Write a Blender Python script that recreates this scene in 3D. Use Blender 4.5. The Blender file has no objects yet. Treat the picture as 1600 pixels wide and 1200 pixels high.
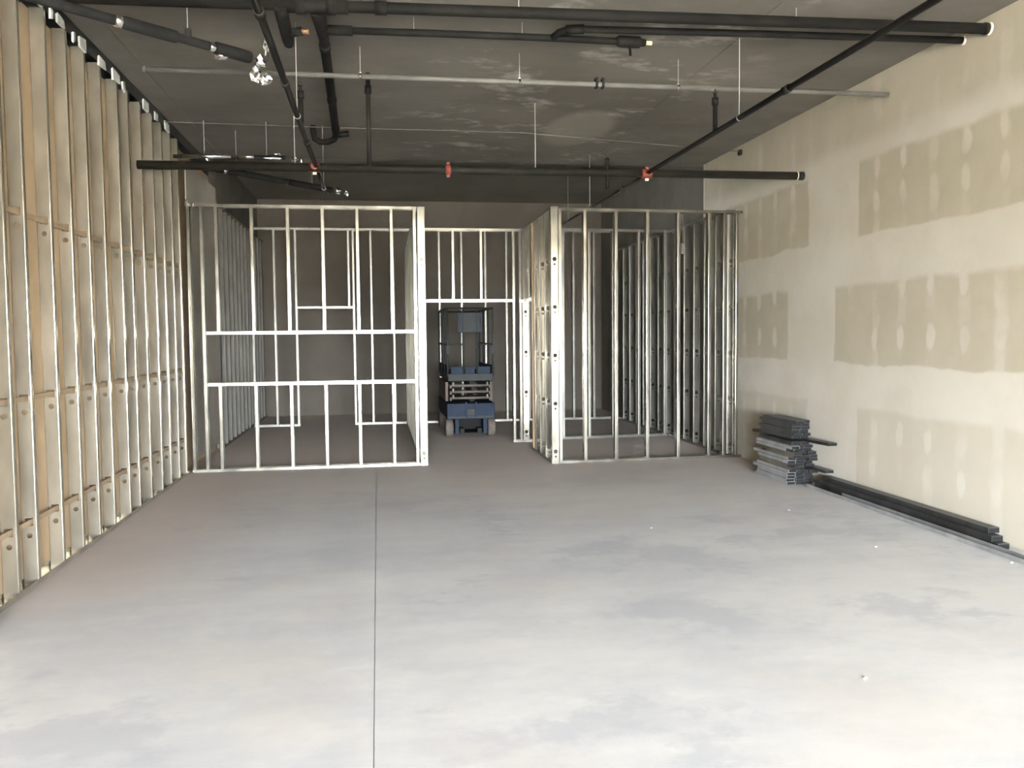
import bpy, bmesh, math, random
from mathutils import Vector, Matrix, noise
R = random.Random(7)
C = bpy.context.scene.collection
SC = bpy.context.scene

# ------------------------------------------------------------------ camera
CAM_H = 1.57
F_PX, YAW, PITCH, ROLL = 1355.83, 0.1529, 0.0574, 0.0091
cd = bpy.data.cameras.new('camera'); cam = bpy.data.objects.new('camera', cd); C.objects.link(cam)
cd.sensor_fit = 'HORIZONTAL'; cd.sensor_width = 36.0; cd.lens = 36.0*F_PX/1600.0
cd.clip_start = 0.02; cd.clip_end = 500
fw = Vector((math.sin(YAW)*math.cos(PITCH), math.cos(YAW)*math.cos(PITCH), -math.sin(PITCH)))
rt = Vector((math.cos(YAW), -math.sin(YAW), 0)); dn = fw.cross(rt)
r2 = math.cos(ROLL)*rt + math.sin(ROLL)*dn; d2 = -math.sin(ROLL)*rt + math.cos(ROLL)*dn
m = Matrix((r2, -d2, -fw)).transposed().to_4x4(); m.translation = (0, 0, CAM_H)
cam.matrix_world = m; SC.camera = cam

# ------------------------------------------------------------------ light
SC.view_settings.view_transform = 'Standard'; SC.view_settings.look = 'None'
SC.view_settings.gamma = 1.0; SC.view_settings.use_curve_mapping = False
SC.view_settings.exposure = 3.4
XL, XR, YF = -2.167, 4.492, -7.0           # left stud line, right wall, shop front
SKY = 21.0
w = bpy.data.worlds.new('sky'); SC.world = w; w.use_nodes = True
bg = w.node_tree.nodes['Background']; bg.inputs[0].default_value = (0.895, 0.965, 1.055, 1); bg.inputs[1].default_value = SKY
sd = bpy.data.lights.new('sun', 'SUN'); sd.energy = 15.0; sd.angle = math.radians(0.6); sd.color = (1.0, 0.93, 0.82)
so = bpy.data.objects.new('sun', sd); C.objects.link(so)
so.rotation_euler = Vector((-0.75, -0.22, -0.8)).to_track_quat('-Z', 'Y').to_euler(); so.location = (20, 6, 22)
OX0, OX1, OZ1 = -2.1, 4.0, 2.35            # the open shop front behind the camera
pd_ = bpy.data.lights.new('shopfront_portal', 'AREA'); pd_.shape = 'RECTANGLE'; pd_.size = OX1-OX0; pd_.size_y = OZ1
pd_.cycles.is_portal = True
po = bpy.data.objects.new('shopfront_portal', pd_); C.objects.link(po)
po.location = ((OX0+OX1)/2, YF-0.05, OZ1/2); po.rotation_euler = (math.radians(90), 0, 0)
SC.cycles.max_bounces = 10; SC.cycles.diffuse_bounces = 6; SC.cycles.glossy_bounces = 5
SC.cycles.sample_clamp_indirect = 8.0; SC.cycles.caustics_reflective = False; SC.cycles.caustics_refractive = False

# ------------------------------------------------------------------ materials
def mat(name, col, rough=0.6, metal=0.0, spec=0.5):
    M = bpy.data.materials.new(name); M.use_nodes = True
    b = M.node_tree.nodes['Principled BSDF']
    b.inputs['Base Color'].default_value = (*col, 1); b.inputs['Roughness'].default_value = rough
    b.inputs['Metallic'].default_value = metal; b.inputs['Specular IOR Level'].default_value = spec
    return M
class NT:
    def __init__(s, M): s.t = M.node_tree; s.b = s.t.nodes['Principled BSDF']
    def n(s, k, **kw):
        x = s.t.nodes.new(k)
        for a, v in kw.items(): setattr(x, a, v)
        return x
    def l(s, a, b): s.t.links.new(a, b)
    def pos(s):
        return s.n('ShaderNodeNewGeometry').outputs['Position']
    def objc(s):
        return s.n('ShaderNodeTexCoord').outputs['Object']
    def math(s, op, a, b=None, c=None, clamp=False):
        x = s.n('ShaderNodeMath', operation=op, use_clamp=clamp)
        for i, v in enumerate((a, b, c)):
            if v is None: continue
            if isinstance(v, (int, float)): x.inputs[i].default_value = v
            else: s.l(v, x.inputs[i])
        return x.outputs[0]
    def step(s, v, a, b):                    # smooth 0 at a -> 1 at b
        x = s.n('ShaderNodeMapRange', interpolation_type='SMOOTHSTEP')
        s.l(v, x.inputs[0])
        if a <= b:
            x.inputs[1].default_value = a; x.inputs[2].default_value = b
        else:
            x.inputs[1].default_value = b; x.inputs[2].default_value = a
            x.inputs[3].default_value = 1; x.inputs[4].default_value = 0
        return x.outputs[0]
    def noise(s, vec, scale, detail=4, rough=0.55, stretch=(1, 1, 1), off=(0, 0, 0)):
        mp = s.n('ShaderNodeMapping'); mp.inputs['Scale'].default_value = stretch; mp.inputs['Location'].default_value = off
        s.l(vec, mp.inputs[0]); x = s.n('ShaderNodeTexNoise'); s.l(mp.outputs[0], x.inputs['Vector'])
        x.inputs['Scale'].default_value = scale; x.inputs['Detail'].default_value = detail; x.inputs['Roughness'].default_value = rough
        return x.outputs['Fac']
    def mix(s, f, a, b):
        x = s.n('ShaderNodeMix', data_type='RGBA')
        if isinstance(f, (int, float)): x.inputs[0].default_value = f
        else: s.l(f, x.inputs[0])
        for i, v in ((6, a), (7, b)):
            if isinstance(v, tuple): x.inputs[i].default_value = (*v, 1)
            else: s.l(v, x.inputs[i])
        return x.outputs[2]
    def bump(s, h, strength=0.2, dist=0.01):
        x = s.n('ShaderNodeBump'); x.inputs['Strength'].default_value = strength; x.inputs['Distance'].default_value = dist
        s.l(h, x.inputs['Height']); s.l(x.outputs[0], s.b.inputs['Normal'])
    def col(s, v): s.l(v, s.b.inputs['Base Color'])
    def rough(s, v): s.l(v, s.b.inputs['Roughness'])

def m_steel(name, base, r0, r1, wav=0.07, metal=1.0):
    M = mat(name, base, r0, metal); t = NT(M); p = t.pos()
    f = t.noise(p, 5, 1, 0.5, (1, 1, 0.5)); g = t.noise(p, 16, 1, 0.5, (1, 1, 0.35))
    a = tuple(c*0.80 for c in base); b = tuple(min(1, c*1.12) for c in base)
    t.col(t.mix(t.step(t.math('ADD', t.math('MULTIPLY', f, 0.7), t.math('MULTIPLY', g, 0.3)), 0.30, 0.70), a, b))
    t.rough(t.math('MULTIPLY_ADD', f, r1-r0, r0))
    t.bump(t.noise(p, 4, 0, 0.5, (1, 1, 0.8)), wav, 0.05)
    return M
STEEL = m_steel('galvanised_steel', (0.30, 0.28, 0.232), 0.15, 0.25, 0.08, 0.9)
STEEL_STACK = m_steel('light_stack_steel', (0.40, 0.40, 0.39), 0.35, 0.5, 0.1, 0.5)
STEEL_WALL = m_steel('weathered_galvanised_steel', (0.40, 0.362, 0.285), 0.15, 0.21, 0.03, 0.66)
STEEL_IN = m_steel('shaded_inner_steel', (0.17, 0.161, 0.136), 0.26, 0.38, 0.05, 0.72)  # steel copy with the inner rooms' weaker light put into its colour
STEEL_SHADED = m_steel('shaded_side_steel', (0.125, 0.117, 0.09), 0.28, 0.38, 0.12, 0.75)  # steel copy darkened: shadow behind the front stud put into its colour
STEEL_REAR = m_steel('shaded_rear_steel', (0.105, 0.098, 0.082), 0.45, 0.6, 0.03, 0.7)  # steel copy darkened to hold the rear wall's dimness in its colour
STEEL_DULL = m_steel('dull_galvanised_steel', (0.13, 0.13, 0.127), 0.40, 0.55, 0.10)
FOIL = m_steel('foil', (0.80, 0.80, 0.78), 0.18, 0.3, 0.5)
def m_noise(name, a, b, scale, rough, stretch=(1, 1, 1), spec=0.3, bump=0.1, metal=0.0, lo=0.35, hi=0.65):
    M = mat(name, a, rough, metal, spec); t = NT(M); p = t.pos(); f = t.noise(p, scale, 5, 0.6, stretch)
    t.col(t.mix(t.step(f, lo, hi), a, b)); t.bump(t.noise(p, scale*6, 4), bump, 0.004)
    return M
GYP_TAN = m_noise('gypsum_board_paper', (0.4134, 0.3021, 0.1802), (0.477, 0.3604, 0.2332), 1.7, 0.85, (1, 1, 0.5))
GYP_GREY = m_noise('grey_gypsum_board', (0.30, 0.275, 0.23), (0.36, 0.33, 0.28), 1.5, 0.9)
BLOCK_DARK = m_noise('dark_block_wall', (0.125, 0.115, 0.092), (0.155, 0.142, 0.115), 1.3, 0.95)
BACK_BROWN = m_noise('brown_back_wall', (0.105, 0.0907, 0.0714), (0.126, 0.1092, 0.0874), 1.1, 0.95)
CEIL_REAR = m_noise('lightened_rear_deck', (0.20, 0.185, 0.15), (0.25, 0.23, 0.19), 0.8, 0.95)  # same deck, colour lightened in place of missing light at the rear
BLACK_PIPE = m_noise('black_iron', (0.007, 0.0065, 0.0055), (0.012, 0.011, 0.009), 6, 0.75, spec=0.15)
SPR_PIPE = m_noise('dark_painted_pipe', (0.012, 0.011, 0.0085), (0.018, 0.016, 0.0125), 5, 0.6, spec=0.14)
RUBBER = m_noise('black_foam', (0.010, 0.0095, 0.009), (0.016, 0.015, 0.0135), 9, 0.85, spec=0.2)
RED = m_noise('red_paint', (0.17, 0.036, 0.022), (0.21, 0.048, 0.03), 20, 0.5)
GREY_COND = m_noise('grey_conduit', (0.1073, 0.1021, 0.0891), (0.1365, 0.13, 0.1157), 4, 0.6)
BRASS = mat('pale_brass', (0.72, 0.58, 0.36), 0.4, 0.2); COPPER = mat('copper', (0.20, 0.11, 0.05), 0.5, 0.2)
WHITE = m_noise('white_sealant', (0.50, 0.51, 0.47), (0.64, 0.64, 0.60), 12, 0.8)
CREAM = mat('cream_plaster', (0.62, 0.58, 0.48), 0.8)
TAN_CHANNEL = m_noise('tan_channel', (0.33, 0.245, 0.152), (0.38, 0.285, 0.185), 5, 0.7)  # brownish tan for the bars threaded through the punch-outs
WOOD = m_noise('pine', (0.50, 0.33, 0.19), (0.60, 0.42, 0.26), 5, 0.7, (8, 8, 0.6))
BLUE = m_noise('blue_paint', (0.017, 0.025, 0.039), (0.022, 0.031, 0.047), 6, 0.7, spec=0.12)
BLUEGREY = m_noise('faded_blue_grey_paint', (0.0266, 0.0289, 0.028), (0.0333, 0.0355, 0.0342), 8, 0.55, spec=0.12)
TYRE = m_noise('tan_tyre', (0.0888, 0.0733, 0.0599), (0.111, 0.0932, 0.0777), 14, 0.8)
BEIGE = m_noise('beige_arm_paint', (0.0881, 0.0777, 0.0622), (0.1191, 0.1036, 0.0855), 9, 0.6)
MAROON = m_noise('dark_red_brown_paint', (0.07, 0.045, 0.035), (0.09, 0.06, 0.045), 9, 0.6)
SHADE = mat('painted_shade', (0.016, 0.016, 0.016), 0.9, 0, 0.05)  # near-black colour standing in for shade in hollows
DARK = mat('dark_metal', (0.022, 0.021, 0.02), 0.8, 0, 0.1)
ROD = mat('zinc_rod', (0.42, 0.41, 0.37), 0.5, 0.3)
ASPHALT = m_noise('outdoor_paving', (0.42, 0.39, 0.33), (0.50, 0.46, 0.40), 0.7, 0.9)

# floor: clouded power-trowelled concrete, dusted red along the stud wall
FLOOR = mat('trowelled_concrete', (0.42, 0.42, 0.42), 0.5, 0, 0.3); t = NT(FLOOR); p = t.pos()
n1 = t.noise(p, 0.55, 6, 0.62, (0.8, 1.25, 1)); n2 = t.noise(p, 1.9, 7, 0.66, (0.8, 1.6, 1), (3, 1, 0)); n3 = t.noise(p, 9, 6, 0.7)
wv = t.noise(p, 0.9, 3, 0.5, (1, 1, 1), (11, 4, 0))
f = t.math('ADD', t.math('MULTIPLY', n1, 0.50), t.math('ADD', t.math('MULTIPLY', n2, 0.36), t.math('MULTIPLY', n3, 0.14)))
c1 = t.mix(t.step(f, 0.36, 0.62), (0.503, 0.518, 0.548), (0.632, 0.638, 0.638))
n4 = t.noise(p, 0.62, 9, 0.68, (0.85, 1.1, 1), (2.7, 5.1, 0))
c1 = t.mix(t.math('MULTIPLY', t.step(n4, 0.535, 0.60), 0.55), c1, (0.426, 0.446, 0.49))
c1 = t.mix(t.math('MULTIPLY', t.step(n2, 0.60, 0.72), 0.30), c1, (0.701, 0.707, 0.707))
c1 = t.mix(t.math('MULTIPLY', t.step(wv, 0.5, 0.7), 0.35), c1, (0.606, 0.566, 0.53))
sp = t.n('ShaderNodeSeparateXYZ'); t.l(p, sp.inputs[0])
red = t.math('MULTIPLY', t.step(t.math('ADD', sp.outputs[0], t.math('MULTIPLY', wv, 0.9)), -0.2, -1.75), t.step(sp.outputs[1], 4.4, 6.2))
c1 = t.mix(t.math('MULTIPLY', red, 0.65), c1, (0.5094, 0.3956, 0.33))
dust_lift = t.math('MULTIPLY', t.step(sp.outputs[1], 6.0, 11.5), 0.78)  # brownish far floor tone, colour lightened in place of missing light
c1 = t.mix(dust_lift, c1, (0.6854, 0.5891, 0.504))
t.col(c1); t.rough(t.math('MULTIPLY_ADD', n2, 0.30, 0.44)); t.bump(n3, 0.06, 0.004)

# ceiling: dark concrete deck with pale lime patches
CEIL = mat('dark_concrete_deck', (0.2, 0.19, 0.17), 0.95, 0, 0.2); t = NT(CEIL); p = t.pos()
n1 = t.noise(p, 0.5, 6, 0.65, (1, 1.3, 1)); n2 = t.noise(p, 1.6, 7, 0.7, (0.8, 1.2, 1), (5, 2, 0))
c1 = t.mix(t.step(n1, 0.35, 0.65), (0.150, 0.136, 0.112), (0.200, 0.184, 0.155))
sp = t.n('ShaderNodeSeparateXYZ'); t.l(p, sp.inputs[0])
band = t.math('MULTIPLY', t.step(sp.outputs[0], -0.4, 1.2), t.step(sp.outputs[0], 3.6, 2.6))
c1 = t.mix(t.math('MULTIPLY', t.math('MULTIPLY', t.step(n2, 0.52, 0.66), band), 0.8), c1, (0.40, 0.375, 0.33))
ex = t.math('DIVIDE', t.math('SUBTRACT', sp.outputs[0], 2.28), 0.42); ey = t.math('DIVIDE', t.math('SUBTRACT', sp.outputs[1], 9.75), 0.95)
el = t.math('ADD', t.math('ADD', t.math('MULTIPLY', ex, ex), t.math('MULTIPLY', ey, ey)), t.math('MULTIPLY', n2, 0.9))
c1 = t.mix(t.math('MULTIPLY', t.step(el, 1.5, 0.9), 0.7), c1, (0.30, 0.275, 0.235))
t.col(c1); t.bump(n2, 0.15, 0.01)

# taped gypsum wall: bare board fields, joint compound bands, screw dabs on every stud
TAPED = mat('taped_gypsum_board', (0.7, 0.68, 0.6), 0.85, 0, 0.2); t = NT(TAPED); p = t.pos()
sp = t.n('ShaderNodeSeparateXYZ'); t.l(p, sp.inputs[0])
wob = t.math('MULTIPLY_ADD', t.noise(p, 2.2, 4, 0.6), 0.10, -0.05)
Yw = t.math('ADD', sp.outputs[1], wob); Zw = t.math('ADD', sp.outputs[2], t.math('MULTIPLY_ADD', t.noise(p, 1.7, 4, 0.6, (1, 1, 1), (4, 7, 1)), 0.12, -0.06))
fields = None
for z0, z1, ya, yb in ((2.44, 3.17, 7.66, 8.58), (1.25, 2.02, 8.07, 9.04), (-0.5, 0.86, 7.64, 8.55)):
    zm = t.math('MULTIPLY', t.step(Zw, z0, z0+0.03), t.step(Zw, z1+0.02, z1-0.05))
    ym = t.math('MAXIMUM', t.step(Yw, ya, ya-0.03), t.step(Yw, yb-0.01, yb+0.04))
    mm = t.math('MULTIPLY', zm, ym); fields = mm if fields is None else t.math('MAXIMUM', fields, mm)
fields = t.math('MAXIMUM', fields, t.math('MULTIPLY', t.step(Zw, 3.22, 3.42), 0.85))  # board tone over the top also puts the wall's dimmer upper light into colour
dy = t.math('ABSOLUTE', t.math('SUBTRACT', t.math('FRACT', t.math('DIVIDE', t.math('ADD', Yw, -5.73+0.2025+40.5), 0.405)), 0.5))
dy = t.math('MULTIPLY_ADD', t.math('SUBTRACT', t.noise(p, 7, 3, 0.6, (1, 1, 0.6)), 0.5), 0.10, t.math('MULTIPLY', dy, 0.405))
dy = t.math('ABSOLUTE', dy)
dz = None
for zc in (3.05, 2.74, 1.95, 1.51, 0.66, 0.34):
    q = t.math('ABSOLUTE', t.math('SUBTRACT', Zw, zc)); dz = q if dz is None else t.math('MINIMUM', dz, q)
e = t.math('ADD', t.math('POWER', t.math('DIVIDE', dy, 0.062), 2), t.math('POWER', t.math('DIVIDE', dz, 0.13), 2))
patchy = t.step(t.noise(p, 1.3, 2, 0.5, (1, 1, 1), (9, 9, 2)), 0.30, 0.5)
dab = t.math('MULTIPLY', t.math('MULTIPLY', t.step(e, 1.15, 0.25), patchy), 0.85)
streak = t.math('MULTIPLY', t.step(dy, 0.085, 0.03), t.math('MULTIPLY', t.step(t.noise(p, 2.0, 3), 0.4, 0.7), 0.6))
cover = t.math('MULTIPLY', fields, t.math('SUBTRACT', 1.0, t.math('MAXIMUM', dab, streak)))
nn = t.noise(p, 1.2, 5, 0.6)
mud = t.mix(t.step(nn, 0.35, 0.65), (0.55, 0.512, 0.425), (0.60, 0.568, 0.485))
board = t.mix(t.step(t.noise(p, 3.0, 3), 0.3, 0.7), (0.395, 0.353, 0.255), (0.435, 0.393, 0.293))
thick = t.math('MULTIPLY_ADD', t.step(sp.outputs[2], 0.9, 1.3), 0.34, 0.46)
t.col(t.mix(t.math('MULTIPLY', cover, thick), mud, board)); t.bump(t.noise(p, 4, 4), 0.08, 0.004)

# ------------------------------------------------------------------ mesh helpers
class MB:
    def __init__(s): s.v = []; s.f = []
    def quad(s, *pts):
        i = len(s.v); s.v += [tuple(q) for q in pts]; s.f.append(tuple(range(i, i+len(pts))))
    def box(s, x0, x1, y0, y1, z0, z1):
        i = len(s.v)
        s.v += [(x, y, z) for z in (z0, z1) for y in (y0, y1) for x in (x0, x1)]
        s.f += [tuple(i+k for k in q) for q in ((0, 2, 3, 1), (4, 5, 7, 6), (0, 1, 5, 4), (2, 6, 7, 3), (0, 4, 6, 2), (1, 3, 7, 5))]
        return s
    def bar(s, a, b, wx, wy):                # rectangular bar between two points
        a = Vector(a); b = Vector(b); d = (b-a).normalized(); up = Vector((0, 0, 1)) if abs(d.z) < 0.9 else Vector((0, 1, 0))
        u = d.cross(up).normalized()*wx/2; v = u.cross(d).normalized()*wy/2; i = len(s.v)
        for q in (a, b): s.v += [tuple(q-u-v), tuple(q+u-v), tuple(q+u+v), tuple(q-u+v)]
        s.f += [tuple(i+k for k in q) for q in ((0, 3, 2, 1), (4, 5, 6, 7), (0, 1, 5, 4), (1, 2, 6, 5), (2, 3, 7, 6), (3, 0, 4, 7))]
        return s
    def tube(s, path, r, n=14):
        P = [Vector(q) for q in path]; rs = r if isinstance(r, (list, tuple)) else [r]*len(P)
        d0 = (P[1]-P[0]).normalized(); up = Vector((0, 0, 1)) if abs(d0.z) < 0.9 else Vector((1, 0, 0))
        u = d0.cross(up).normalized(); base = len(s.v)
        for k, q in enumerate(P):
            if k == 0: d = d0
            elif k == len(P)-1: d = (P[k]-P[k-1]).normalized()
            else: d = ((P[k]-P[k-1]).normalized()+(P[k+1]-P[k]).normalized()).normalized()
            u = (u-d*u.dot(d)).normalized(); v = d.cross(u)
            for j in range(n):
                a = 2*math.pi*j/n; s.v.append(tuple(q+(u*math.cos(a)+v*math.sin(a))*rs[k]))
        for k in range(len(P)-1):
            for j in range(n):
                a = base+k*n+j; b = base+k*n+(j+1) % n; s.f.append((a, b, b+n, a+n))
        s.f.append(tuple(base+j for j in reversed(range(n)))); s.f.append(tuple(base+(len(P)-1)*n+j for j in range(n)))
        return s
    def mesh(s, name, mtl, off=(0, 0, 0), smooth=False):
        me = bpy.data.meshes.new(name)
        me.from_pydata([(x-off[0], y-off[1], z-off[2]) for x, y, z in s.v], [], s.f); me.materials.append(mtl)
        bm = bmesh.new(); bm.from_mesh(me); bmesh.ops.recalc_face_normals(bm, faces=bm.faces); bm.to_mesh(me); bm.free()
        if smooth:
            for pl in me.polygons: pl.use_smooth = len(pl.vertices) == 4
        return me
    def build(s, name, mtl, parent=None, smooth=False, bevel=0):
        off = (0, 0, 0)
        if parent is not None: off = wloc(parent)
        o = bpy.data.objects.new(name, s.mesh(name, mtl, off, smooth)); C.objects.link(o)
        if parent is not None: o.parent = parent
        if bevel:
            bv = o.modifiers.new('bevel', 'BEVEL'); bv.width = bevel; bv.segments = 2
        return o
def wloc(o):
    v = Vector(o.location)
    while o.parent: o = o.parent; v = v+Vector(o.location)
    return v
def tag(o, label, cat, group=None):
    o['label'] = label; o['category'] = cat
    if group: o['group'] = group
    return o
def thing(name, loc, label, cat, group=None):
    o = bpy.data.objects.new(name, None); o.empty_display_size = 0.1; o.location = loc; C.objects.link(o)
    return tag(o, label, cat, group)
def struct(o): o['kind'] = 'structure'; return o
def put(me, name, parent, loc, rz=0.0, solid=0.0):
    o = bpy.data.objects.new(name, me); C.objects.link(o); o.parent = parent
    o.location = Vector(loc)-wloc(parent); o.rotation_euler = (0, 0, rz)
    if solid:
        md = o.modifiers.new('thickness', 'SOLIDIFY'); md.thickness = solid; md.offset = 0
    return o

WEB, FL = 0.092, 0.035
_cache = {}
SM = [STEEL]
def stud_mesh(L, holes=(), kind='key', mtl=None, web=WEB):
    """C stud standing on z=0; web in the plane x=0, y -web/2..web/2, flanges towards +x; real punch-outs"""
    mtl = mtl or STEEL; key = (round(L, 3), tuple(round(h, 3) for h in holes), kind, mtl.name, web)
    if key in _cache: return _cache[key]
    b = MB(); h = web/2; lip = 0.009
    cells = []; R_ = 0.0055; h -= R_; F0 = R_
    for z in sorted(holes):
        if kind == 'key': cells += [(z-0.062, 0.013, 0.017, 8), (z, 0.026, 0.033, 8)]
        else: cells += [(z-0.088, 0.018, 0.023, 8), (z, 0.025, 0.031, 4)]
    cells = [c for c in sorted(cells) if c[0]-c[2] > 0.05 and c[0]+c[2] < L-0.05]
    z0 = 0.0
    for zc, r, s, n in cells:
        b.quad((0, -h, z0), (0, h, z0), (0, h, zc-s), (0, -h, zc-s))
        b.quad((0, -h, zc-s), (0, -s, zc-s), (0, -s, zc+s), (0, -h, zc+s)); b.quad((0, s, zc-s), (0, h, zc-s), (0, h, zc+s), (0, s, zc+s))
        out = [(s, 0), (s, s), (0, s), (-s, s), (-s, 0), (-s, -s), (0, -s), (s, -s)]
        if n == 8: inn = [(r*math.cos(k*math.pi/4), r*math.sin(k*math.pi/4)) for k in range(8)]
        else: inn = [(x*r/s, y*r/s) for x, y in out]
        for k in range(8):
            a, c = out[k], out[(k+1) % 8]; d, e2 = inn[(k+1) % 8], inn[k]
            b.quad(*[(0, q[0], zc+q[1]) for q in (a, c, d, e2)])
        z0 = zc+s
    b.quad((0, -h, z0), (0, h, z0), (0, h, L), (0, -h, L))
    h += R_
    for sg in (-1, 1):
        cr_ = [(0, sg*(h-R_)), (R_*0.13, sg*(h-R_*0.5)), (R_*0.5, sg*(h-R_*0.13)), (R_, sg*h)]      # rolled corner
        for (xa, ya), (xb, yb) in zip(cr_, cr_[1:]): b.quad((xa, ya, 0), (xb, yb, 0), (xb, yb, L), (xa, ya, L))
        b.quad((F0, sg*h, 0), (FL, sg*h, 0), (FL, sg*h, L), (F0, sg*h, L))
        b.quad((FL, sg*h, 0), (FL, sg*(h-lip), 0), (FL, sg*(h-lip), L), (FL, sg*h, L))
    _cache[key] = b.mesh('stud', mtl); return _cache[key]
def track(name, parent, a, b_, z, up=True, leg=0.032, web=WEB+0.004, mtl=None):
    """U track along x or y from a to b_ at height z, legs up or down"""
    m_ = MB(); a = Vector(a); b_ = Vector(b_); d = (b_-a).normalized(); u = Vector((-d.y, d.x, 0))*web/2; th = 0.0022
    zz = z+(leg if up else -leg)
    q0, q1, q2, q3 = a-u, b_-u, b_+u, a+u
    def pl(p0, p1, za, zb): m_.quad((p0.x, p0.y, za), (p1.x, p1.y, za), (p1.x, p1.y, zb), (p0.x, p0.y, zb))
    pl(q0, q1, z, zz); pl(q3, q2, z, zz)
    m_.quad((q0.x, q0.y, z), (q1.x, q1.y, z), (q2.x, q2.y, z), (q3.x, q3.y, z))
    o = m_.build(name, mtl or SM[0], parent)
    md = o.modifiers.new('thickness', 'SOLIDIFY'); md.thickness = th; md.offset = 0
    return o
def holes_for(L, z0=0.0):
    return [z-z0 for z in (0.15, 0.73, 1.31, 1.89, 2.46) if z0+0.1 < z < z0+L-0.08]
RX = 0.0; RY = math.pi/2            # stud in a wall along x (web across) / wall along y (web faces front)
def stud(parent, x, y, z0, z1, rz, kind='key', m=None):
    return put(stud_mesh(z1-z0, holes_for(z1-z0, z0), kind, m or SM[0]), 'stud', parent, (x, y, z0), rz, 0.0018)

# ------------------------------------------------------------------ setting
HC, HR, YS, YB = 3.88, 4.22, 11.75, 17.5    # front deck, rear deck, deck step, back wall
JX = -0.042                                  # saw-cut joint in the slab
fl = MB(); fl.box(-2.6, JX-0.002, YF-0.3, YB+0.3, -0.15, 0); fl.box(JX+0.002, 4.9, YF-0.3, YB+0.3, -0.15, 0); fl.box(JX-0.002, JX+0.002, YF-0.3, YB+0.3, -0.15, -0.009)
struct(fl.build('floor', FLOOR))
gr = MB(); gr.box(-90, 90, -120, YF-0.3, -0.3, -0.02); struct(gr.build('outdoor_ground', ASPHALT))
# deck planks with recessed joints
ce = struct(MB().box(-2.6, 4.9, YF-0.3, YS, HC+0.10, HC+0.30).build('ceiling', CEIL))
xs = [-2.6, -1.945, 2.85, 4.9]
for i in range(3):
    MB().box(xs[i]+0.003, xs[i+1]-0.003, YF-0.3, YS, HC, HC+0.10).build('deck_plank', CEIL, ce)
cr = MB(); cr.box(-2.6, 4.9, YS, YB+0.3, HR, HR+0.2); cr.box(-2.6, 4.9, YS, YS+0.15, HC+0.30, HR); struct(cr.build('ceiling_rear', CEIL_REAR))
wl = struct(MB().box(-2.46, XL-WEB-0.003, YF-0.3, 12.55, 0, HC).build('wall_left', GYP_TAN))
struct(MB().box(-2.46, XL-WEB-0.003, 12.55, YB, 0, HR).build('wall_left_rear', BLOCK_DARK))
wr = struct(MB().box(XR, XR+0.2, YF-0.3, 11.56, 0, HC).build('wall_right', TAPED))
MB().box(XR-0.006, XR+0.2, 11.56, 11.572, 2.0, HC).build('corner_bead', CREAM, wr)
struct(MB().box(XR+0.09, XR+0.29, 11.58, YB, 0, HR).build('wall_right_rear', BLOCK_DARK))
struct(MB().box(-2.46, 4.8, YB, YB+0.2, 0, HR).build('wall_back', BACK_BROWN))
wf = MB(); wf.box(-2.46, OX0, YF-0.25, YF, 0, HC); wf.box(OX1, 4.8, YF-0.25, YF, 0, HC); wf.box(OX0, OX1, YF-0.25, YF, OZ1, HC)
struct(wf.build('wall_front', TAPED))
# roof over the deck so that the sun stays outside
struct(MB().box(-2.7, 5.0, YF-0.35, YB+0.4, HR+0.25, HR+0.35).build('roof', GYP_GREY))

# -- left wall studs, tracks, bridging, sealant
TOPL = 3.80
ys = [3.96, 4.36, 4.76, 5.16, 5.56, 5.87, 6.325, 6.73, 7.12, 7.51, 7.97, 8.29, 8.70, 9.13, 9.50, 9.89, 10.23]
hl = [0.40, 1.19, 2.36]
for y in [-1.2+0.41*k for k in range(14) if -1.2+0.41*k < 3.7]+ys:
    put(stud_mesh(TOPL-0.03, hl, 'square', STEEL_WALL), 'stud', wl, (XL-WEB/2, y, 0.004), RY, 0.0018)
wlr = bpy.data.objects['wall_left_rear']
y = 12.62
while y < YB-0.1:
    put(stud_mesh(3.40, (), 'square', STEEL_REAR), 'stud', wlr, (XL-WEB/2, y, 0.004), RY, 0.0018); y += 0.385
track('top_track', wlr, (XL-WEB/2, 12.58, 0), (XL-WEB/2, YB-0.02, 0), 3.42, False)
track('bottom_track', wlr, (XL-WEB/2, 12.58, 0), (XL-WEB/2, YB-0.02, 0), 0.003, True)
track('top_track', wl, (XL-WEB/2+0.004, YF+0.02, 0), (XL-WEB/2+0.004, 12.55, 0), HC-0.008, False, 0.11, WEB+0.006, STEEL_DULL)
track('bottom_track', wl, (XL-WEB/2, YF+0.02, 0), (XL-WEB/2, 10.6, 0), 0.003, True, 0.034, WEB+0.006, STEEL_WALL)
for z in hl:
    MB().box(XL-WEB/2-0.006, XL-WEB/2+0.006, YF+0.1, 10.5, z-0.017, z+0.017).build('bridging_channel', TAN_CHANNEL, wl)
MB().box(XL-0.010, XL+0.004, 10.62, 12.55, 0.12, 3.60).build('gypsum_panel', GYP_GREY, wl)
MB().box(XL-0.03, XL+0.006, 12.50, 12.58, 0.0, 3.60).build('end_post', STEEL_DULL, wl)
MB().box(XL-0.06, XL+0.12, 4.72, 4.82, 0, 3.0).build('jamb_post', GYP_TAN, wl)
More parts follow.
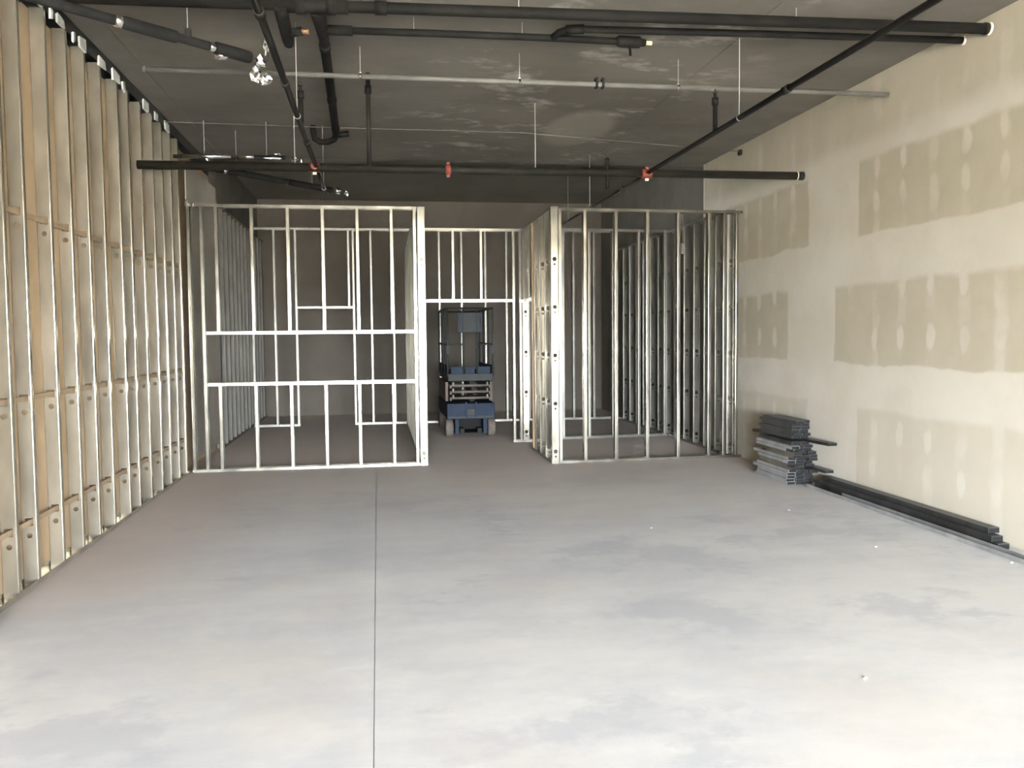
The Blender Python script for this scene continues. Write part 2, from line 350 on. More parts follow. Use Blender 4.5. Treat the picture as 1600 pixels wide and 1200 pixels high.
for y, dz, sy in [(5.44, 0, .10), (5.62, -.02, .05), (5.98, -.02, .05), (6.20, 0, .13), (6.42, 0, .05), (6.60, 0, .16), (6.86, -.02, .04), (7.06, 0.0, .18), (7.52, 0, .2),
                  (7.9, .0, .24), (8.12, -.02, .08), (8.85, 0, .22), (9.25, 0, .14), (9.70, 0, .2)]:
    b = MB(); x = XL+0.012; hh = 0.030+0.012*R.random(); zc = HC-0.105+dz; sy *= 0.8
    b.box(x-0.004, x+0.012, y-sy/2, y+sy/2, zc-hh, zc+hh)
    b.v = [(vx, vy+R.uniform(-.012, .012), vz+R.uniform(-.012, .012)) for vx, vy, vz in b.v]
    b.build('sealant_patch', WHITE, wl)

# ------------------------------------------------------------------ partitions
HP = 3.085
# front of the left room, with a window opening between header and sill
Y1 = 10.46; G = 'galvanised stud partitions'
t_ = thing('stud_partition', (-0.8, Y1, 0), 'steel stud frame with wide window opening, joined to the tan stud wall', 'partition')
track('top_track', t_, (-2.14, Y1, 0), (0.484, Y1, 0), HP, False)
track('bottom_track', t_, (-2.14, Y1, 0), (0.484, Y1, 0), 0.003, True)
for x, z0, z1 in [(-2.135, .004, HP-.003), (-1.992, .004, HP-.003), (0.432, .004, HP-.003)]: stud(t_, x, Y1, z0, z1, RX)
for x in (-1.83, -1.435, -1.03, -0.634, -0.236, 0.160): stud(t_, x, Y1, 1.632, HP-.003, RX)
for x in (-1.83, -1.43, -1.03, -0.632, -0.242, 0.158): stud(t_, x, Y1, 0.004, 0.998, RX)
track('window_header', t_, (-1.95, Y1, 0), (0.430, Y1, 0), 1.630, False, 0.036)
track('window_sill', t_, (-1.95, Y1, 0), (0.430, Y1, 0), 1.000, True, 0.036)
for x in (-2.13, -2.07):
    MB().bar((x, Y1-0.055, HP-0.02), (x+0.02, Y1-0.075, HP+0.04), 0.035, 0.004).build('bent_tab', FOIL, t_)
# side of the left room, running back
t_ = thing('stud_partition', (0.53, 12.9, 0), 'steel stud frame running back from the bright doorway jamb, left of the blue lift', 'partition')
XS = 0.530; SM[0] = STEEL_SHADED
track('top_track', t_, (XS, 10.405, 0), (XS, 15.42, 0), HP, False); track('bottom_track', t_, (XS, 10.405, 0), (XS, 15.42, 0), 0.003, True)
y = 10.410
while y < 15.40:
    stud(t_, XS, y, .004, HP-.003, RY, m=STEEL if y < 10.5 else None); y += 0.407 if y < 15 else 1
stud(t_, XS, 15.35, .004, HP-.003, RY)
# middle partition with doorway behind which the lift stands
Y2 = 12.42; SM[0] = STEEL
t_ = thing('stud_partition', (1.3, Y2, 0), 'steel stud frame with wide doorway header right in front of the blue scissor lift', 'partition')
track('top_track', t_, (0.585, Y2, 0), (2.235, Y2, 0), HP-0.01, False)
track('bottom_track', t_, (1.925, Y2, 0), (2.235, Y2, 0), 0.003, True)
track('door_header', t_, (0.585, Y2, 0), (1.925, Y2, 0), 2.07, False, 0.036)
for x in (1.055, 1.455): stud(t_, x, Y2, 2.072, HP-.013, RX)
for x, rz in ((0.590, RX), (1.925, RX), (2.022, RX)): stud(t_, x, Y2, .004, HP-.013, rz)
stud(t_, 2.12, Y2-0.02, .004, HP-.013, RY)
# left side of the right room with the side doorway
XM = 2.101; YR = 10.26
t_ = thing('stud_partition', (XM, 11.3, 0), 'short steel stud frame with narrow side doorway and wooden jamb, right of the lift', 'partition')
track('top_track', t_, (XM, YR-0.05, 0), (XM, 12.36, 0), HP-0.004, False)
track('bottom_track', t_, (XM, YR-0.05, 0), (XM, 11.56, 0), 0.003, True)
for y in (YR-0.045, 10.62, 10.98, 11.32): stud(t_, XM, y, .004, HP-.007, RY)
for y in (11.72, 12.05): stud(t_, XM, y, 2.062, HP-.007, RY)
track('door_header', t_, (XM, 11.56, 0), (XM, 12.36, 0), 2.06, False, 0.036)
MB().box(XM-0.045, XM+0.045, 11.50, 11.54, 0.0, HP-0.04).build('wooden_jamb', WOOD, t_)
MB().box(XM-0.045, XM+0.045, 11.545, 11.56, 0.0, 2.04).build('jamb_track', STEEL, t_)
# front of the right room
t_ = thing('stud_partition', (3.3, YR, 0), 'full height steel stud frame beside the taped white wall, nearest of the right room', 'partition')
track('top_track', t_, (2.15, YR, 0), (4.485, YR+0.05, 0), HP-0.02, False); track('bottom_track', t_, (2.15, YR, 0), (4.485, YR+0.05, 0), 0.003, True)
for x in (2.150, 2.458, 2.846, 3.243, 3.640, 4.040, 4.236, 4.40): stud(t_, x, YR+(x-2.15)*0.0214, .004, HP-.023, RX)
# back of the right room
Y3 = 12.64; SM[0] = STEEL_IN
t_ = thing('stud_partition', (3.3, Y3, 0), 'steel stud frame across the back of the right room, behind the nearest one', 'partition')
track('top_track', t_, (2.26, Y3-.06, 0), (4.34, Y3+.06, 0), 3.115, False); track('bottom_track', t_, (2.26, Y3-.06, 0), (4.34, Y3+.06, 0), 0.003, True)
for x in (2.30, 2.69, 3.09, 3.465, 3.87, 4.285): stud(t_, x, Y3+(x-3.3)*0.0577, .004, 3.112, RX)
# furring along the right wall
XF = 4.40
t_ = thing('stud_partition', (XF, 13, 0), 'long row of steel studs lining the right room against the side wall', 'partition')
track('top_track', t_, (XF, 10.40, 0), (XF, 15.40, 0), 3.10, False); track('bottom_track', t_, (XF, 10.40, 0), (XF, 15.40, 0), 0.003, True)
y = 10.42
while y < 15.38: stud(t_, XF, y, .004, 3.097, RY); y += 0.39
# far partition with a small doorway
Y4 = 15.48; HF = 3.43
t_ = thing('stud_partition', (1.0, Y4, 0), 'tall steel stud frame farthest back, crossing behind both rooms, with a small doorway', 'partition')
track('top_track', t_, (-2.13, Y4, 0), (4.35, Y4, 0), HF, False)
track('bottom_track', t_, (-2.13, Y4, 0), (-1.36, Y4, 0), 0.003, True); track('bottom_track', t_, (-0.41, Y4, 0), (4.35, Y4, 0), 0.003, True)
for x in (-2.13, -1.76, -1.40, -0.42, -0.115, 0.27, 0.70, 1.075, 1.47, 1.895, 2.275, 2.68, 3.08, 3.505, 3.885, 4.245): stud(t_, x, Y4, .004, HF-.003, RX)
for x in (-0.93, -0.50): stud(t_, x, Y4, 2.082, HF-.003, RX)
track('door_header', t_, (-1.36, Y4, 0), (-0.42, Y4, 0), 2.08, False, 0.036)

# ------------------------------------------------------------------ scissor lift
LX, LY = 1.386, 13.12
L = thing('scissor_lift', (LX, LY+0.9, 0), 'blue scissor lift with tan wheels, lowered, seen end on in the doorway', 'lift')
def wheel(x, y):
    g = MB(); prof = [(-0.058, .10), (-0.056, .122), (-0.046, .136), (-0.02, .14), (0.02, .14), (0.046, .136), (0.056, .122), (0.058, .10)]
    g.tube([(x+a, y, 0.141) for a, _ in prof], [q for _, q in prof], 28)
    wv_ = g.build('wheel', TYRE, L, True)
    MB().tube([(x-0.064, y, 0.141), (x+0.064, y, 0.141)], 0.075, 16).build('hub', BLUEGREY, wv_)
    b = MB()
    for k in range(8):
        a = k*math.pi/4; b.bar((x-0.06, y+0.05*math.cos(a), 0.141+0.05*math.sin(a)), (x+0.072, y+0.05*math.cos(a), 0.141+0.05*math.sin(a)), .012, .012)
    b.build('wheel_nuts', DARK, wv_)
for x in (LX-0.325, LX+0.325):
    for y in (LY+0.145, LY+1.55): wheel(x, y)
b = MB(); b.box(LX-0.365, LX+0.365, LY-0.02, LY+1.78, 0.285, 0.525)
b.build('chassis', BLUE, L, bevel=0.012)
b = MB(); b.box(LX-0.345, LX+0.345, LY-0.028, LY-0.02, 0.30, 0.33); b.build('bumper_strip', BLUEGREY, L)
MB().box(LX-0.06, LX+0.06, LY-0.034, LY-0.021, 0.335, 0.445).build('step_plate', BLUEGREY, L, bevel=0.004)
for x in (-0.075, 0.075): MB().box(LX+x-0.012, LX+x+0.012, LY-0.04, LY-0.018, 0.31, 0.545).build('ladder_rail', BLUE, L)
for x in (-0.05, 0.05): MB().tube([(LX+x*6.2, LY-0.03, 0.49), (LX+x*6.2, LY-0.015, 0.49)], 0.014, 10).build('tie_down_hole', DARK, L)
for x in (-0.215, 0.215):
    b = MB(); b.box(LX+x-0.03, LX+x+0.03, LY-0.015, LY+0.25, 0.06, 0.285); b.build('axle_bracket', BLUE, L, bevel=0.005)
    MB().box(LX+x*0.62-0.035, LX+x*0.62+0.035, LY+0.02, LY+0.2, 0.06, 0.14).build('steering_cylinder', DARK, L, bevel=0.01)
MB().box(LX-0.24, LX+0.24, LY+0.32, LY+1.5, 0.10, 0.284).build('motor_tray', SHADE, L)  # dark block, shade under the chassis put into its colour
MB().box(LX-0.2, LX+0.2, LY+0.06, LY+1.6, 0.05, 0.07).build('pothole_guard', DARK, L)
# folded scissor stack: three pairs of long arms, cross tubes at their ends
for k, z in enumerate((0.60, 0.695, 0.79)):
    MB().tube([(LX-0.285, LY+0.10, z), (LX+0.285, LY+0.10, z)], 0.021, 12).build('cross_tube', BEIGE, L, True)
    MB().tube([(LX-0.285, LY+1.62, z), (LX+0.285, LY+1.62, z)], 0.021, 12).build('cross_tube', BEIGE, L, True)
    for sx in (-1, 1):
        MB().bar((LX+sx*0.300, LY+0.06, z-0.012), (LX+sx*0.300, LY+1.66, z+0.030), 0.028, 0.05).build('scissor_arm', MAROON, L)
        MB().bar((LX+sx*0.262, LY+0.06, z+0.030), (LX+sx*0.262, LY+1.66, z-0.012), 0.028, 0.05).build('scissor_arm', BEIGE, L)
for sx in (-1, 1): MB().box(LX+sx*0.345-0.02, LX+sx*0.345+0.02, LY+0.25, LY+1.7, 0.545, 0.84).build('side_guard', MAROON, L)
MB().tube([(LX+0.05, LY+0.3, 0.56), (LX+0.05, LY+1.2, 0.80)], 0.045, 12).build('lift_cylinder', DARK, L)
MB().box(LX-0.34, LX+0.34, LY+0.0, LY+1.78, 0.865, 0.975).build('platform_deck', BLUEGREY, L, bevel=0.006)
for x0, x1 in ((-0.30, -0.115), (-0.085, 0.065), (0.095, 0.30)):
    MB().box(LX+x0, LX+x1, LY-0.012, LY+0.004, 0.975, 1.085).build('toe_board', BLUE, L, bevel=0.004)
for sx in (-1, 1):
    MB().box(LX+sx*0.335-0.006, LX+sx*0.335+0.006, LY+0.03, LY+1.75, 0.975, 1.10).build('toe_board', BLUE, L)
    for y in (0.02, 0.6, 1.18, 1.76): MB().tube([(LX+sx*0.345, LY+y, 0.93), (LX+sx*0.345, LY+y, 1.97)], 0.016, 10).build('guard_post', BLUEGREY, L, True)
    for z in (1.42, 1.97): MB().tube([(LX+sx*0.345, LY+0.01, z), (LX+sx*0.345, LY+1.77, z)], 0.015, 10).build('guard_rail', BLUEGREY, L, True)
    MB().tube([(LX+(0.10 if sx > 0 else -0.11), LY-0.005, 0.98), (LX+(0.10 if sx > 0 else -0.11), LY-0.005, 1.97)], 0.015, 10).build('gate_post', BLUEGREY, L, True)
    MB().box(LX+sx*0.345-0.02, LX+sx*0.345+0.02, LY-0.01, LY+0.03, 1.28, 1.40).build('post_sleeve', BLUEGREY, L)
for a, c in ((-0.345, -0.11), (0.10, 0.345)):
    MB().tube([(LX+a, LY+0.015, 1.42), (LX+c, LY+0.0, 1.42)], 0.013, 10).build('guard_rail', BLUEGREY, L, True)
MB().tube([(LX-0.345, LY+0.015, 1.965), (LX+0.345, LY+0.015, 1.965)], 0.015, 10).build('guard_rail', DARK, L, True)
MB().tube([(LX-0.345, LY+1.77, 1.965), (LX+0.345, LY+1.77, 1.965)], 0.015, 10).build('guard_rail', BLUEGREY, L, True)
b = MB(); b.box(LX-0.20, LX+0.185, LY-0.06, LY-0.024, 1.60, 1.905)
bx = b.build('control_case', BLUEGREY, L, bevel=0.01)
for x in (-0.17, -0.115, 0.095, 0.15): MB().box(LX+x-0.008, LX+x+0.008, LY-0.068, LY-0.059, 1.61, 1.895).build('case_rib', BLUE, bx)

# ------------------------------------------------------------------ pipes under the deck
def collar(parent, a, b_, r, mtl, name='coupling', n=16): return MB().tube([a, b_], r, n).build(name, mtl, parent, True)
def lerp(a, b_, u): return tuple(a[i]+(b_[i]-a[i])*u for i in range(3))
def rod(parent, x, y, z0, z1, r=0.0035, nut=True):
    o = MB().tube([(x, y, z0), (x, y, z1)], r, 6).build('hanger_rod', ROD, parent)
    if nut: MB().tube([(x, y, z0-0.028), (x, y, z0+0.004)], 0.010, 6).build('rod_nut', WHITE, o)
# big black main
A, B = (-2.25, 6.15, 3.78), (4.50, 5.905, 3.78)
T = thing('drain_piping', (1.1, 6.03, 3.78), 'black drain piping with hooked branch and a brass tipped valve, nearest overhead', 'pipe')
MB().tube([A, B], 0.039, 18).build('pipe', BLACK_PIPE, T, True)
for x0, x1, r in ((-0.62, -0.16, 0.050), (-0.50, -0.44, 0.058), (-0.30, -0.24, 0.058), (0.02, 0.10, 0.047), (4.44, 4.492, 0.043)):
    ya = A[1]+(B[1]-A[1])*(x0-A[0])/(B[0]-A[0]); yb = A[1]+(B[1]-A[1])*(x1-A[0])/(B[0]-A[0]); collar(T, (x0, ya, 3.78), (x1, yb, 3.78), r, BLACK_PIPE, 'hub')
collar(T, (4.470, 5.906, 3.78), (4.488, 5.9055, 3.78), 0.047, CREAM, 'wall_sealant')
for x in (-1.3, 1.0, 3.0):
    rod(T, x, 6.15-0.0363*(x+2.25), 3.82, HC, nut=False)
# branch running back from it, ending in a trap
MB().tube([(-0.372, 6.13, 3.775), (-0.36, 6.35, 3.765), (-0.352, 6.64, 3.755), (-0.40, 9.50, 3.745), (-0.405, 9.66, 3.72)], [0.05, 0.046, 0.038, 0.038, 0.036], 16).build('pipe', BLACK_PIPE, T, True)
MB().tube([(-0.27, 9.68, 3.75), (-0.40, 9.70, 3.735), (-0.43, 9.76, 3.70), (-0.50, 9.80, 3.68), (-0.58, 9.80, 3.68), (-0.64, 9.79, 3.71), (-0.655, 9.78, 3.80), (-0.65, 9.78, 3.85)], 0.032, 14).build('trap', BLACK_PIPE, T, True)
for y in (6.78, 8.3, 9.42): collar(T, (-0.352-0.0168*(y-6.64), y, 3.752), (-0.352-0.0168*(y-6.54), y+0.09, 3.752), 0.043, BLACK_PIPE, 'hub')
# short stub beside the branch
MB().tube([(-0.600, 6.06, 3.76), (-0.598, 6.15, 3.73), (-0.600, 6.50, 3.70), (-0.602, 6.62, 3.70)], [0.045, 0.045, 0.042, 0.038], 14).build('pipe', BLACK_PIPE, T, True)
MB().tube([(-0.60, 6.42, 3.70), (-0.53, 6.41, 3.71), (-0.49, 6.40, 3.715)], [0.034, 0.030, 0.03], 12).build('side_outlet', BLACK_PIPE, T, True)
MB().tube([(-0.492, 6.40, 3.715), (-0.44, 6.395, 3.712)], 0.019, 12).build('copper_end', COPPER, T, True)
# second line with valve
MB().tube([(-0.36, 6.50, 3.765), (0.549, 6.487, 3.77), (1.408, 6.478, 3.77), (1.86, 6.49, 3.77)], 0.026, 14).build('pipe', BLACK_PIPE, T, True)
collar(T, (-0.36, 6.50, 3.765), (-0.14, 6.497, 3.766), 0.036, BLACK_PIPE, 'hub')
V = MB().tube([(1.82, 6.485, 3.77), (1.835, 6.485, 3.77), (1.85, 6.487, 3.77), (2.0, 6.492, 3.77), (2.015, 6.493, 3.77), (2.05, 6.494, 3.77)], [0.030, 0.040, 0.043, 0.043, 0.030, 0.026], 14).build('valve', BLACK_PIPE, T, True)
MB().tube([(1.925, 6.49, 3.77), (1.925, 6.47, 3.665)], 0.010, 8).build('valve_handle', BLACK_PIPE, V)
MB().tube([(2.045, 6.494, 3.77), (2.10, 6.496, 3.77)], 0.016, 12).build('brass_tip', BRASS, T, True)
for x in (0.3, 1.1): rod(T, x, 6.487, 3.79, HC, nut=False)
MB().tube([(1.33, 6.46, 3.77), (1.36, 6.40, 3.785), (1.42, 6.34, 3.79), (1.50, 6.325, 3.79), (3.0, 6.245, 3.79), (4.50, 6.19, 3.79)], 0.026, 14).build('pipe', BLACK_PIPE, T, True)
collar(T, (1.40, 6.35, 3.79), (1.53, 6.32, 3.79), 0.034, BLACK_PIPE, 'hub')
collar(T, (4.474, 6.191, 3.79), (4.489, 6.19, 3.79), 0.034, CREAM, 'wall_sealant')
# grey conduit
T = thing('conduit', (1.4, 7.2, 3.65), 'pale grey conduit hung on thin rods, crossing to the white wall', 'pipe')
MB().tube([(-1.745, 7.20, 3.645), (4.50, 7.19, 3.65)], 0.021, 14).build('pipe', GREY_COND, T, True)
collar(T, (-1.76, 7.20, 3.645), (-1.735, 7.20, 3.645), 0.026, GREY_COND, 'end_cap')
for x in (-0.1, 1.195, 2.56): rod(T, x, 7.195, 3.675, HC, 0.003); 
for x in (-0.1, 1.195, 2.56): collar(T, (x-0.008, 7.195, 3.648), (x+0.008, 7.195, 3.648), 0.025, STEEL, 'clamp')
for x in (1.845, 1.90): MB().box(x-0.010, x+0.010, 7.165, 7.225, 3.62, 3.70).build('strap', DARK, T)
# thin line across
T = thing('thin_wire', (1.1, 9.6, 3.8), 'thin pale wire stretched across under the dark ceiling', 'wire')
MB().tube([(-2.19, 9.575, 3.80), (-0.5, 9.60, 3.792), (1.6, 9.63, 3.80), (2.5, 9.85, 3.80), (4.49, 10.33, 3.80)], 0.0045, 6).build('wire', GREY_COND, T)
MB().box(4.46, 4.492, 10.30, 10.37, 3.76, 3.82).build('wall_anchor', DARK, T)
# sprinkler main
ym = 8.705
T = thing('sprinkler_piping', (1.16, ym, 3.2), 'dark sprinkler piping with red fittings, crossing between the side walls with two front-to-back branches', 'pipe')
MB().tube([(-2.20, ym-0.02, 3.19), (4.50, ym+0.03, 3.217)], 0.041, 18).build('pipe', SPR_PIPE, T, True)
for x in (-0.574, 2.762):
    g = MB().tube([(x-0.055, ym, 3.2), (x+0.050, ym, 3.2)], 0.048, 16).build('tee_fitting', RED, T, True)
    MB().tube([(x, ym-0.085, 3.2), (x, ym+0.085, 3.2)], 0.033, 12).build('tee_outlet', RED, g, True)
    for s in (-1, 1): MB().box(x-0.018, x+0.018, ym-0.015, ym+0.015, 3.2+s*0.058-0.012, 3.2+s*0.058+0.012).build('tee_bolt', CREAM if s < 0 else RED, g, bevel=0.004)
g = collar(T, (0.695, ym, 3.2), (0.745, ym, 3.2), 0.050, RED)
for s in (-1, 1): MB().box(0.705, 0.735, ym-0.02, ym+0.02, 3.2+s*0.062-0.012, 3.2+s*0.062+0.012).build('coupling_bolt', RED, g)
collar(T, (4.415, ym+0.03, 3.217), (4.425, ym+0.03, 3.217), 0.046, CREAM, 'pale_ring'); collar(T, (4.455, ym+0.03, 3.217), (4.49, ym+0.03, 3.217), 0.045, SPR_PIPE, 'wall_collar')
for x in (-0.76, 1.60): rod(T, x, ym, 3.235, HC, 0.004)
MB().tube([(2.345, ym, 3.22), (2.345, ym, 3.33)], 0.017, 10).build('sprig', SPR_PIPE, T, True)
MB().tube([(2.345, ym, 3.33), (2.345, ym, 3.345), (2.345, ym, 3.36)], [0.022, 0.022, 0.008], 10).build('sprinkler_head', DARK, T)
MB().tube([(2.345, ym, 3.04), (2.345, ym, 3.18)], 0.017, 10).build('drop', SPR_PIPE, T, True)
# two sprinkler branches running front to back
for x, yend, lab, cols, rods, sprig in ((-0.560, 10.3, 'dark sprinkler branch running front to back on the left, crossing the main', (4.62, 5.86, 7.6), ((6.70, HC), (9.9, HC)), (7.05,)),
                                (2.755, 12.9, 'dark sprinkler branch running front to back above the right room', (5.6, 9.6), ((6.38, HC), (11.1, HC), (12.4, HR)), (6.86,))):
    MB().tube([(x, YF+0.1, 3.2), (x, ym-0.08, 3.2)], 0.021, 14).build('pipe', SPR_PIPE, T, True)
    MB().tube([(x, ym+0.08, 3.2), (x, yend, 3.2)], 0.0165, 14).build('pipe', SPR_PIPE, T, True)
    for y in cols: collar(T, (x, y-0.04, 3.2), (x, y+0.04, 3.2), 0.028, SPR_PIPE)
    for y, zt in rods:
        rod(T, x, y, 3.222, zt, 0.003, False); collar(T, (x, y-0.008, 3.2), (x, y+0.008, 3.2), 0.025, GREY_COND, 'clamp')
    for y in sprig:
        MB().tube([(x, y, 3.21), (x, y, 3.44)], 0.019, 12).build('sprig', BLACK_PIPE, T, True)
        collar(T, (x, y, 3.42), (x, y, 3.48), 0.027, BLACK_PIPE)
        h = MB().tube([(x, y, 3.48), (x, y, 3.51), (x, y, 3.52)], [0.014, 0.012, 0.020], 10).build('sprinkler_head', DARK, T)
        MB().bar((x-0.018, y, 3.515), (x, y, 3.55), .005, .005).bar((x+0.018, y, 3.515), (x, y, 3.55), .005, .005).build('head_frame', DARK, h)
# lone drops from the deck
T = thing('drop_pipe', (-0.046, 7.9, HC), 'thin dark pipe hanging straight down from the ceiling between conduit and sprinkler main', 'pipe')
MB().tube([(-0.046, 7.9, 3.08), (-0.046, 7.9, HC)], 0.0205, 12).build('pipe', SPR_PIPE, T, True); collar(T, (-0.046, 7.9, 3.70), (-0.046, 7.9, 3.77), 0.030, BLACK_PIPE)
T = thing('hanging_wire', (3.98, 11.0, HC), 'thin wire hanging from the ceiling with a pale tag, inside the right room', 'wire')
MB().tube([(3.98, 11.0, 2.72), (3.98, 11.0, HC)], 0.003, 6).build('wire', GREY_COND, T); MB().box(3.955, 4.005, 10.99, 11.01, 2.60, 2.74).build('tag', GREY_COND, T, bevel=0.004)

# ------------------------------------------------------------------ insulated lines with foil
def crumple(parent, c, size, seed, name='crumpled_foil', sub=2):
    bm = bmesh.new(); bmesh.ops.create_icosphere(bm, subdivisions=sub, radius=1)
    for v in bm.verts:
        n_ = noise.noise(v.co*1.9+Vector((seed*3.1, seed, 0)))*0.9+noise.noise(v.co*4.3+Vector((0, seed*2.3, 7)))*0.5
        v.co = Vector((v.co.x*size[0], v.co.y*size[1], v.co.z*size[2]))*(0.75+0.75*n_)+Vector(c)-wloc(parent)
    me = bpy.data.meshes.new(name); bm.to_mesh(me); bm.free(); me.materials.append(FOIL)
    o = bpy.data.objects.new(name, me); C.objects.link(o); o.parent = parent; return o
A, B = (-2.02, 5.50, 3.56), (-0.86, 6.50, 3.55)
T = thing('insulated_line', lerp(A, B, .5), 'black foam insulated line with torn foil end, upper left corner by the stud wall', 'pipe')
def seg(u0, u1, r, mtl, name): MB().tube([lerp(A, B, u0), lerp(A, B, u0+0.01), lerp(A, B, u1-0.01), lerp(A, B, u1)], [r*0.9, r, r, r*0.9], 14).build(name, mtl, T, True)
seg(0, .40, .031, RUBBER, 'foam_sleeve'); seg(.365, .40, .040, FOIL, 'foil_tape'); seg(.40, .64, .041, RUBBER, 'foam_sleeve'); seg(.62, .80, .030, RUBBER, 'foam_sleeve')
seg(.79, .825, .032, FOIL, 'foil_tape'); seg(.82, 1.0, .043, RUBBER, 'foam_sleeve')
q = lerp(A, B, .69); MB().box(q[0]-.02, q[0]+.02, q[1]-.02, q[1]+.02, q[2]-.02, q[2]+.075).build('hanger_clip', DARK, T)
rod(T, q[0], q[1], q[2]+.07, HC, .003, False)
q = lerp(A, B, .845); crumple(T, (q[0], q[1], q[2]-.055), (.055, .03, .018), 4)
for c, s, k in (((-0.80, 6.50, 3.52), (.06, .05, .055), 1), ((-0.83, 6.48, 3.43), (.05, .04, .06), 2), ((-0.755, 6.52, 3.64), (.03, .03, .10), 3), ((-0.76, 6.5, 3.40), (.05, .04, .045), 6)): crumple(T, c, s, k)
T = thing('insulated_line', (-1.5, 9.8, 3.5), 'slim dark line wrapped in shiny foil, just above the left end of the sprinkler main', 'pipe')
MB().tube([(-2.12, 9.83, 3.50), (-0.95, 9.78, 3.50)], .022, 12).build('foam_sleeve', RUBBER, T, True)
for x0, x1 in ((-2.02, -1.52), (-1.44, -1.28)): MB().tube([(x0, 9.82-.04*(x0+2.1), 3.503), (x1, 9.82-.04*(x1+2.1), 3.503)], .0245, 12).build('foil_wrap', FOIL, T, True)
for c, s, k in (((-1.08, 9.76, 3.485), (.13, .03, .016), 5), ((-0.86, 9.78, 3.485), (.05, .04, .035), 7), ((-1.03, 9.75, 3.53), (.05, .03, .014), 8), ((-0.78, 9.78, 3.47), (.02, .03, .06), 9)): crumple(T, c, s, k)
rod(T, -1.8, 9.81, 3.52, HC, .003, False); rod(T, -1.15, 9.79, 3.52, HC, .003, False)
A, B = (-1.80, 10.0, 3.42), (-0.50, 11.28, 3.40)
T = thing('insulated_line', lerp(A, B, .5), 'black foam insulated line behind the sprinkler main, above the left room, foil at its tip', 'pipe')
seg(0, .97, .036, RUBBER, 'foam_sleeve'); seg(.1, .13, .039, FOIL, 'foil_tape'); seg(.58, .60, .039, FOIL, 'foil_tape')
crumple(T, (-0.46, 11.3, 3.40), (.05, .03, .05), 11); crumple(T, (-0.36, 11.3, 3.37), (.035, .03, .04), 12)
for u in (.2, .8): q = lerp(A, B, u); rod(T, q[0], q[1], q[2]+.03, HC, .003, False)

# ------------------------------------------------------------------ pile of short track offcuts
def chan_mesh(Ln, wd=0.090, h=0.030, mtl=None, th=0.0016, up=False, name='offcut'):
    """U channel along +y from 0 to Ln, lying on z=0"""
    b = MB(); x = wd/2
    if up:
        b.box(-x, x, 0, Ln, 0, th); b.box(-x, -x+th, 0, Ln, th, h); b.box(x-th, x, 0, Ln, th, h)
    else:
        b.box(-x, x, 0, Ln, h-th, h); b.box(-x, -x+th, 0, Ln, 0, h-th); b.box(x-th, x, 0, Ln, 0, h-th)
        nf = len(b.f); b.box(-x+th+.0004, x-th-.0004, 0.006, Ln-0.006, 0.0005, h-th-.0004)      # dark plug for a nested channel, shade of the hollow end in its colour
    me = b.mesh(name, mtl or STEEL_DULL)
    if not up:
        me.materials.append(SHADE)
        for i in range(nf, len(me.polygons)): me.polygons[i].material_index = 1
    return me
GP = 'steel track offcuts stacked by the right wall'
ORD = 'first second third fourth fifth sixth seventh eighth ninth tenth eleventh twelfth thirteenth fourteenth fifteenth sixteenth seventeenth eighteenth nineteenth twentieth twenty-first'.split()
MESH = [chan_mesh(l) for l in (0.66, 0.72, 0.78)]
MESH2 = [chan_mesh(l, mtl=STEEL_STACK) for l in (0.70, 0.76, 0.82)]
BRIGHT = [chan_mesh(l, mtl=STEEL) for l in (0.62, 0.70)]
z = 0.001; LONGZ = {}; sh = 0
for k in range(21):
    cols = 3 if k < 13 else 2
    if k in (5, 14): LONGZ[k] = z
    for c in range(cols):
        if k == 14: continue
        if k == 5 and c == 2: continue
        x = 4.172+0.093*c+(0.052 if cols == 2 else 0)+R.uniform(-.0006, .0006)
        x += sh
        y0 = 8.30+R.uniform(-0.012, 0.012)
        if R.random() < 0.22: y0 -= R.uniform(0.03, 0.10)
        br = k < 13 and c == 0 and k % 4 in (1, 2) and k > 3
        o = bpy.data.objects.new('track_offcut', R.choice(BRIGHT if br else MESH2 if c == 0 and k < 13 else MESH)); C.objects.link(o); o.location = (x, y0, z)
        lay = 'bottom layer' if k == 0 else 'topmost layer' if k == 20 else ORD[k]+' layer up'
        col_ = ('outer', 'middle', 'wall-side')[c] if cols == 3 else ('outer', 'wall-side')[c]
        tag(o, '%s steel track offcut, %s, %s column of the stack by the taped wall' % ('bright' if br else 'grey', lay, col_), 'track', GP)
    z += 0.0315; sh = R.uniform(-0.014, 0.016)+(0.012 if k > 6 else 0)*0
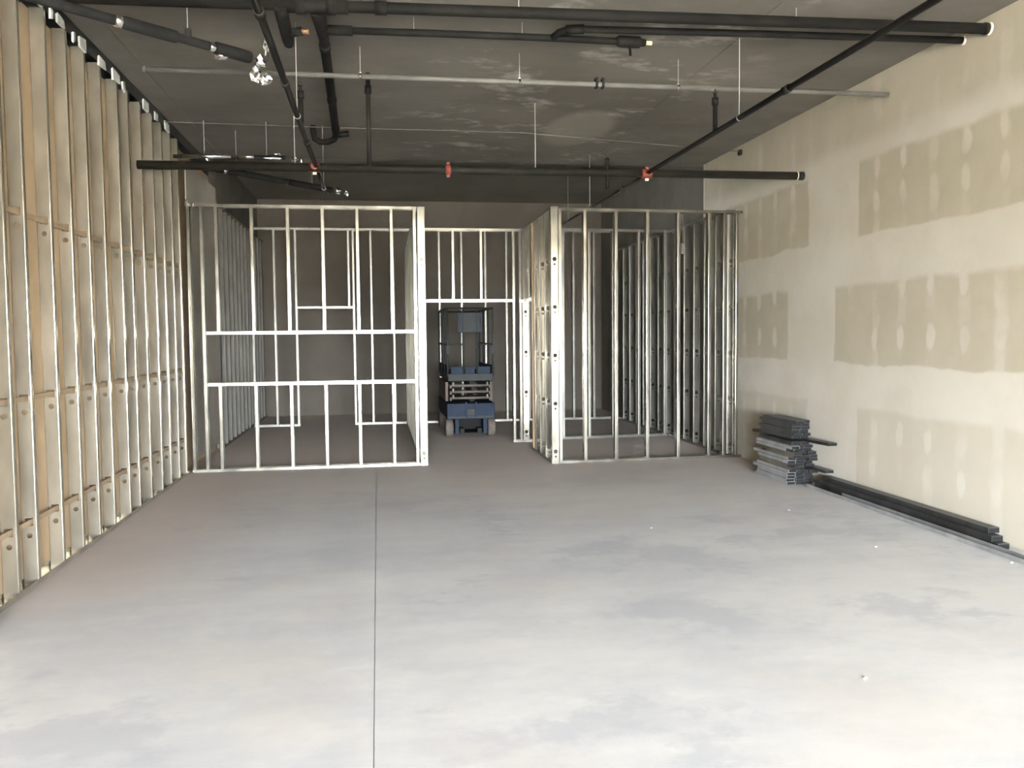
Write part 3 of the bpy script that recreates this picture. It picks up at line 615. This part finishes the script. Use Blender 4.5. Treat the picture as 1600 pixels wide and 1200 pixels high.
o = bpy.data.objects.new('track_offcut', chan_mesh(1.42)); C.objects.link(o); o.location = (4.405, 7.90, LONGZ[14]); o.rotation_euler = (0, 0, math.radians(6.5))
tag(o, 'longest steel piece laid askew through the stack, poking out at both ends', 'track')
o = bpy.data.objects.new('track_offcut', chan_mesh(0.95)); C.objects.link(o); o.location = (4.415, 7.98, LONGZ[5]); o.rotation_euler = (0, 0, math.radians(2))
tag(o, 'steel piece poking out low from the stack toward the floor studs', 'track')

# ------------------------------------------------------------------ long studs along the right wall
o = bpy.data.objects.new('floor_track', chan_mesh(3.6, 0.092, 0.032, STEEL_STACK, up=True)); C.objects.link(o); o.location = (4.287, 4.55, 0.001); o.rotation_euler = (0, 0, math.radians(-0.3))
tag(o, 'long grey steel track lying on the floor, outermost from the taped wall', 'track')
for x, y0, Ln, zz, lab in ((4.398, 5.52, 2.62, 0.001, 'long dark steel stud lying on the floor, lowest of the bundle at the taped wall'),
                           (4.392, 5.58, 2.50, 0.043, 'long dark steel stud in the middle layer of the bundle at the taped wall'),
                           (4.425, 5.66, 2.38, 0.085, 'long dark steel stud on top of the bundle at the taped wall')):
    o = bpy.data.objects.new('long_stud', chan_mesh(Ln, 0.090, 0.041, STEEL_DULL, 0.003)); C.objects.link(o); o.location = (x, y0, zz); o.rotation_euler = (0, 0, math.radians(0.15))
    tag(o, lab, 'stud')

# ------------------------------------------------------------------ small debris
for i, (x, y, s, lab) in enumerate(((4.19, 5.18, .012, 'tiny white chip on the floor at the near end of the grey track'), (3.55, 5.75, .010, 'tiny white chip on the bare floor, in front of the floor studs'),
                          (3.55, 7.10, .009, 'tiny white chip on the floor between the stack and the room centre'), (2.15, 6.66, .008, 'tiny white chip far out on the open floor, straight ahead'),
                          (2.15, 3.55, .010, 'small pale speck on the floor nearest the viewer'))):  # last one only marks a small pale speck
    b = MB(); b.tube([(x-s, y, s*.35), (x, y+s*.2, s*.5), (x+s, y, s*.35)], [s*.2, s*.5, s*.25], 6)
    tag(b.build('debris_chip', WHITE), lab, 'debris')
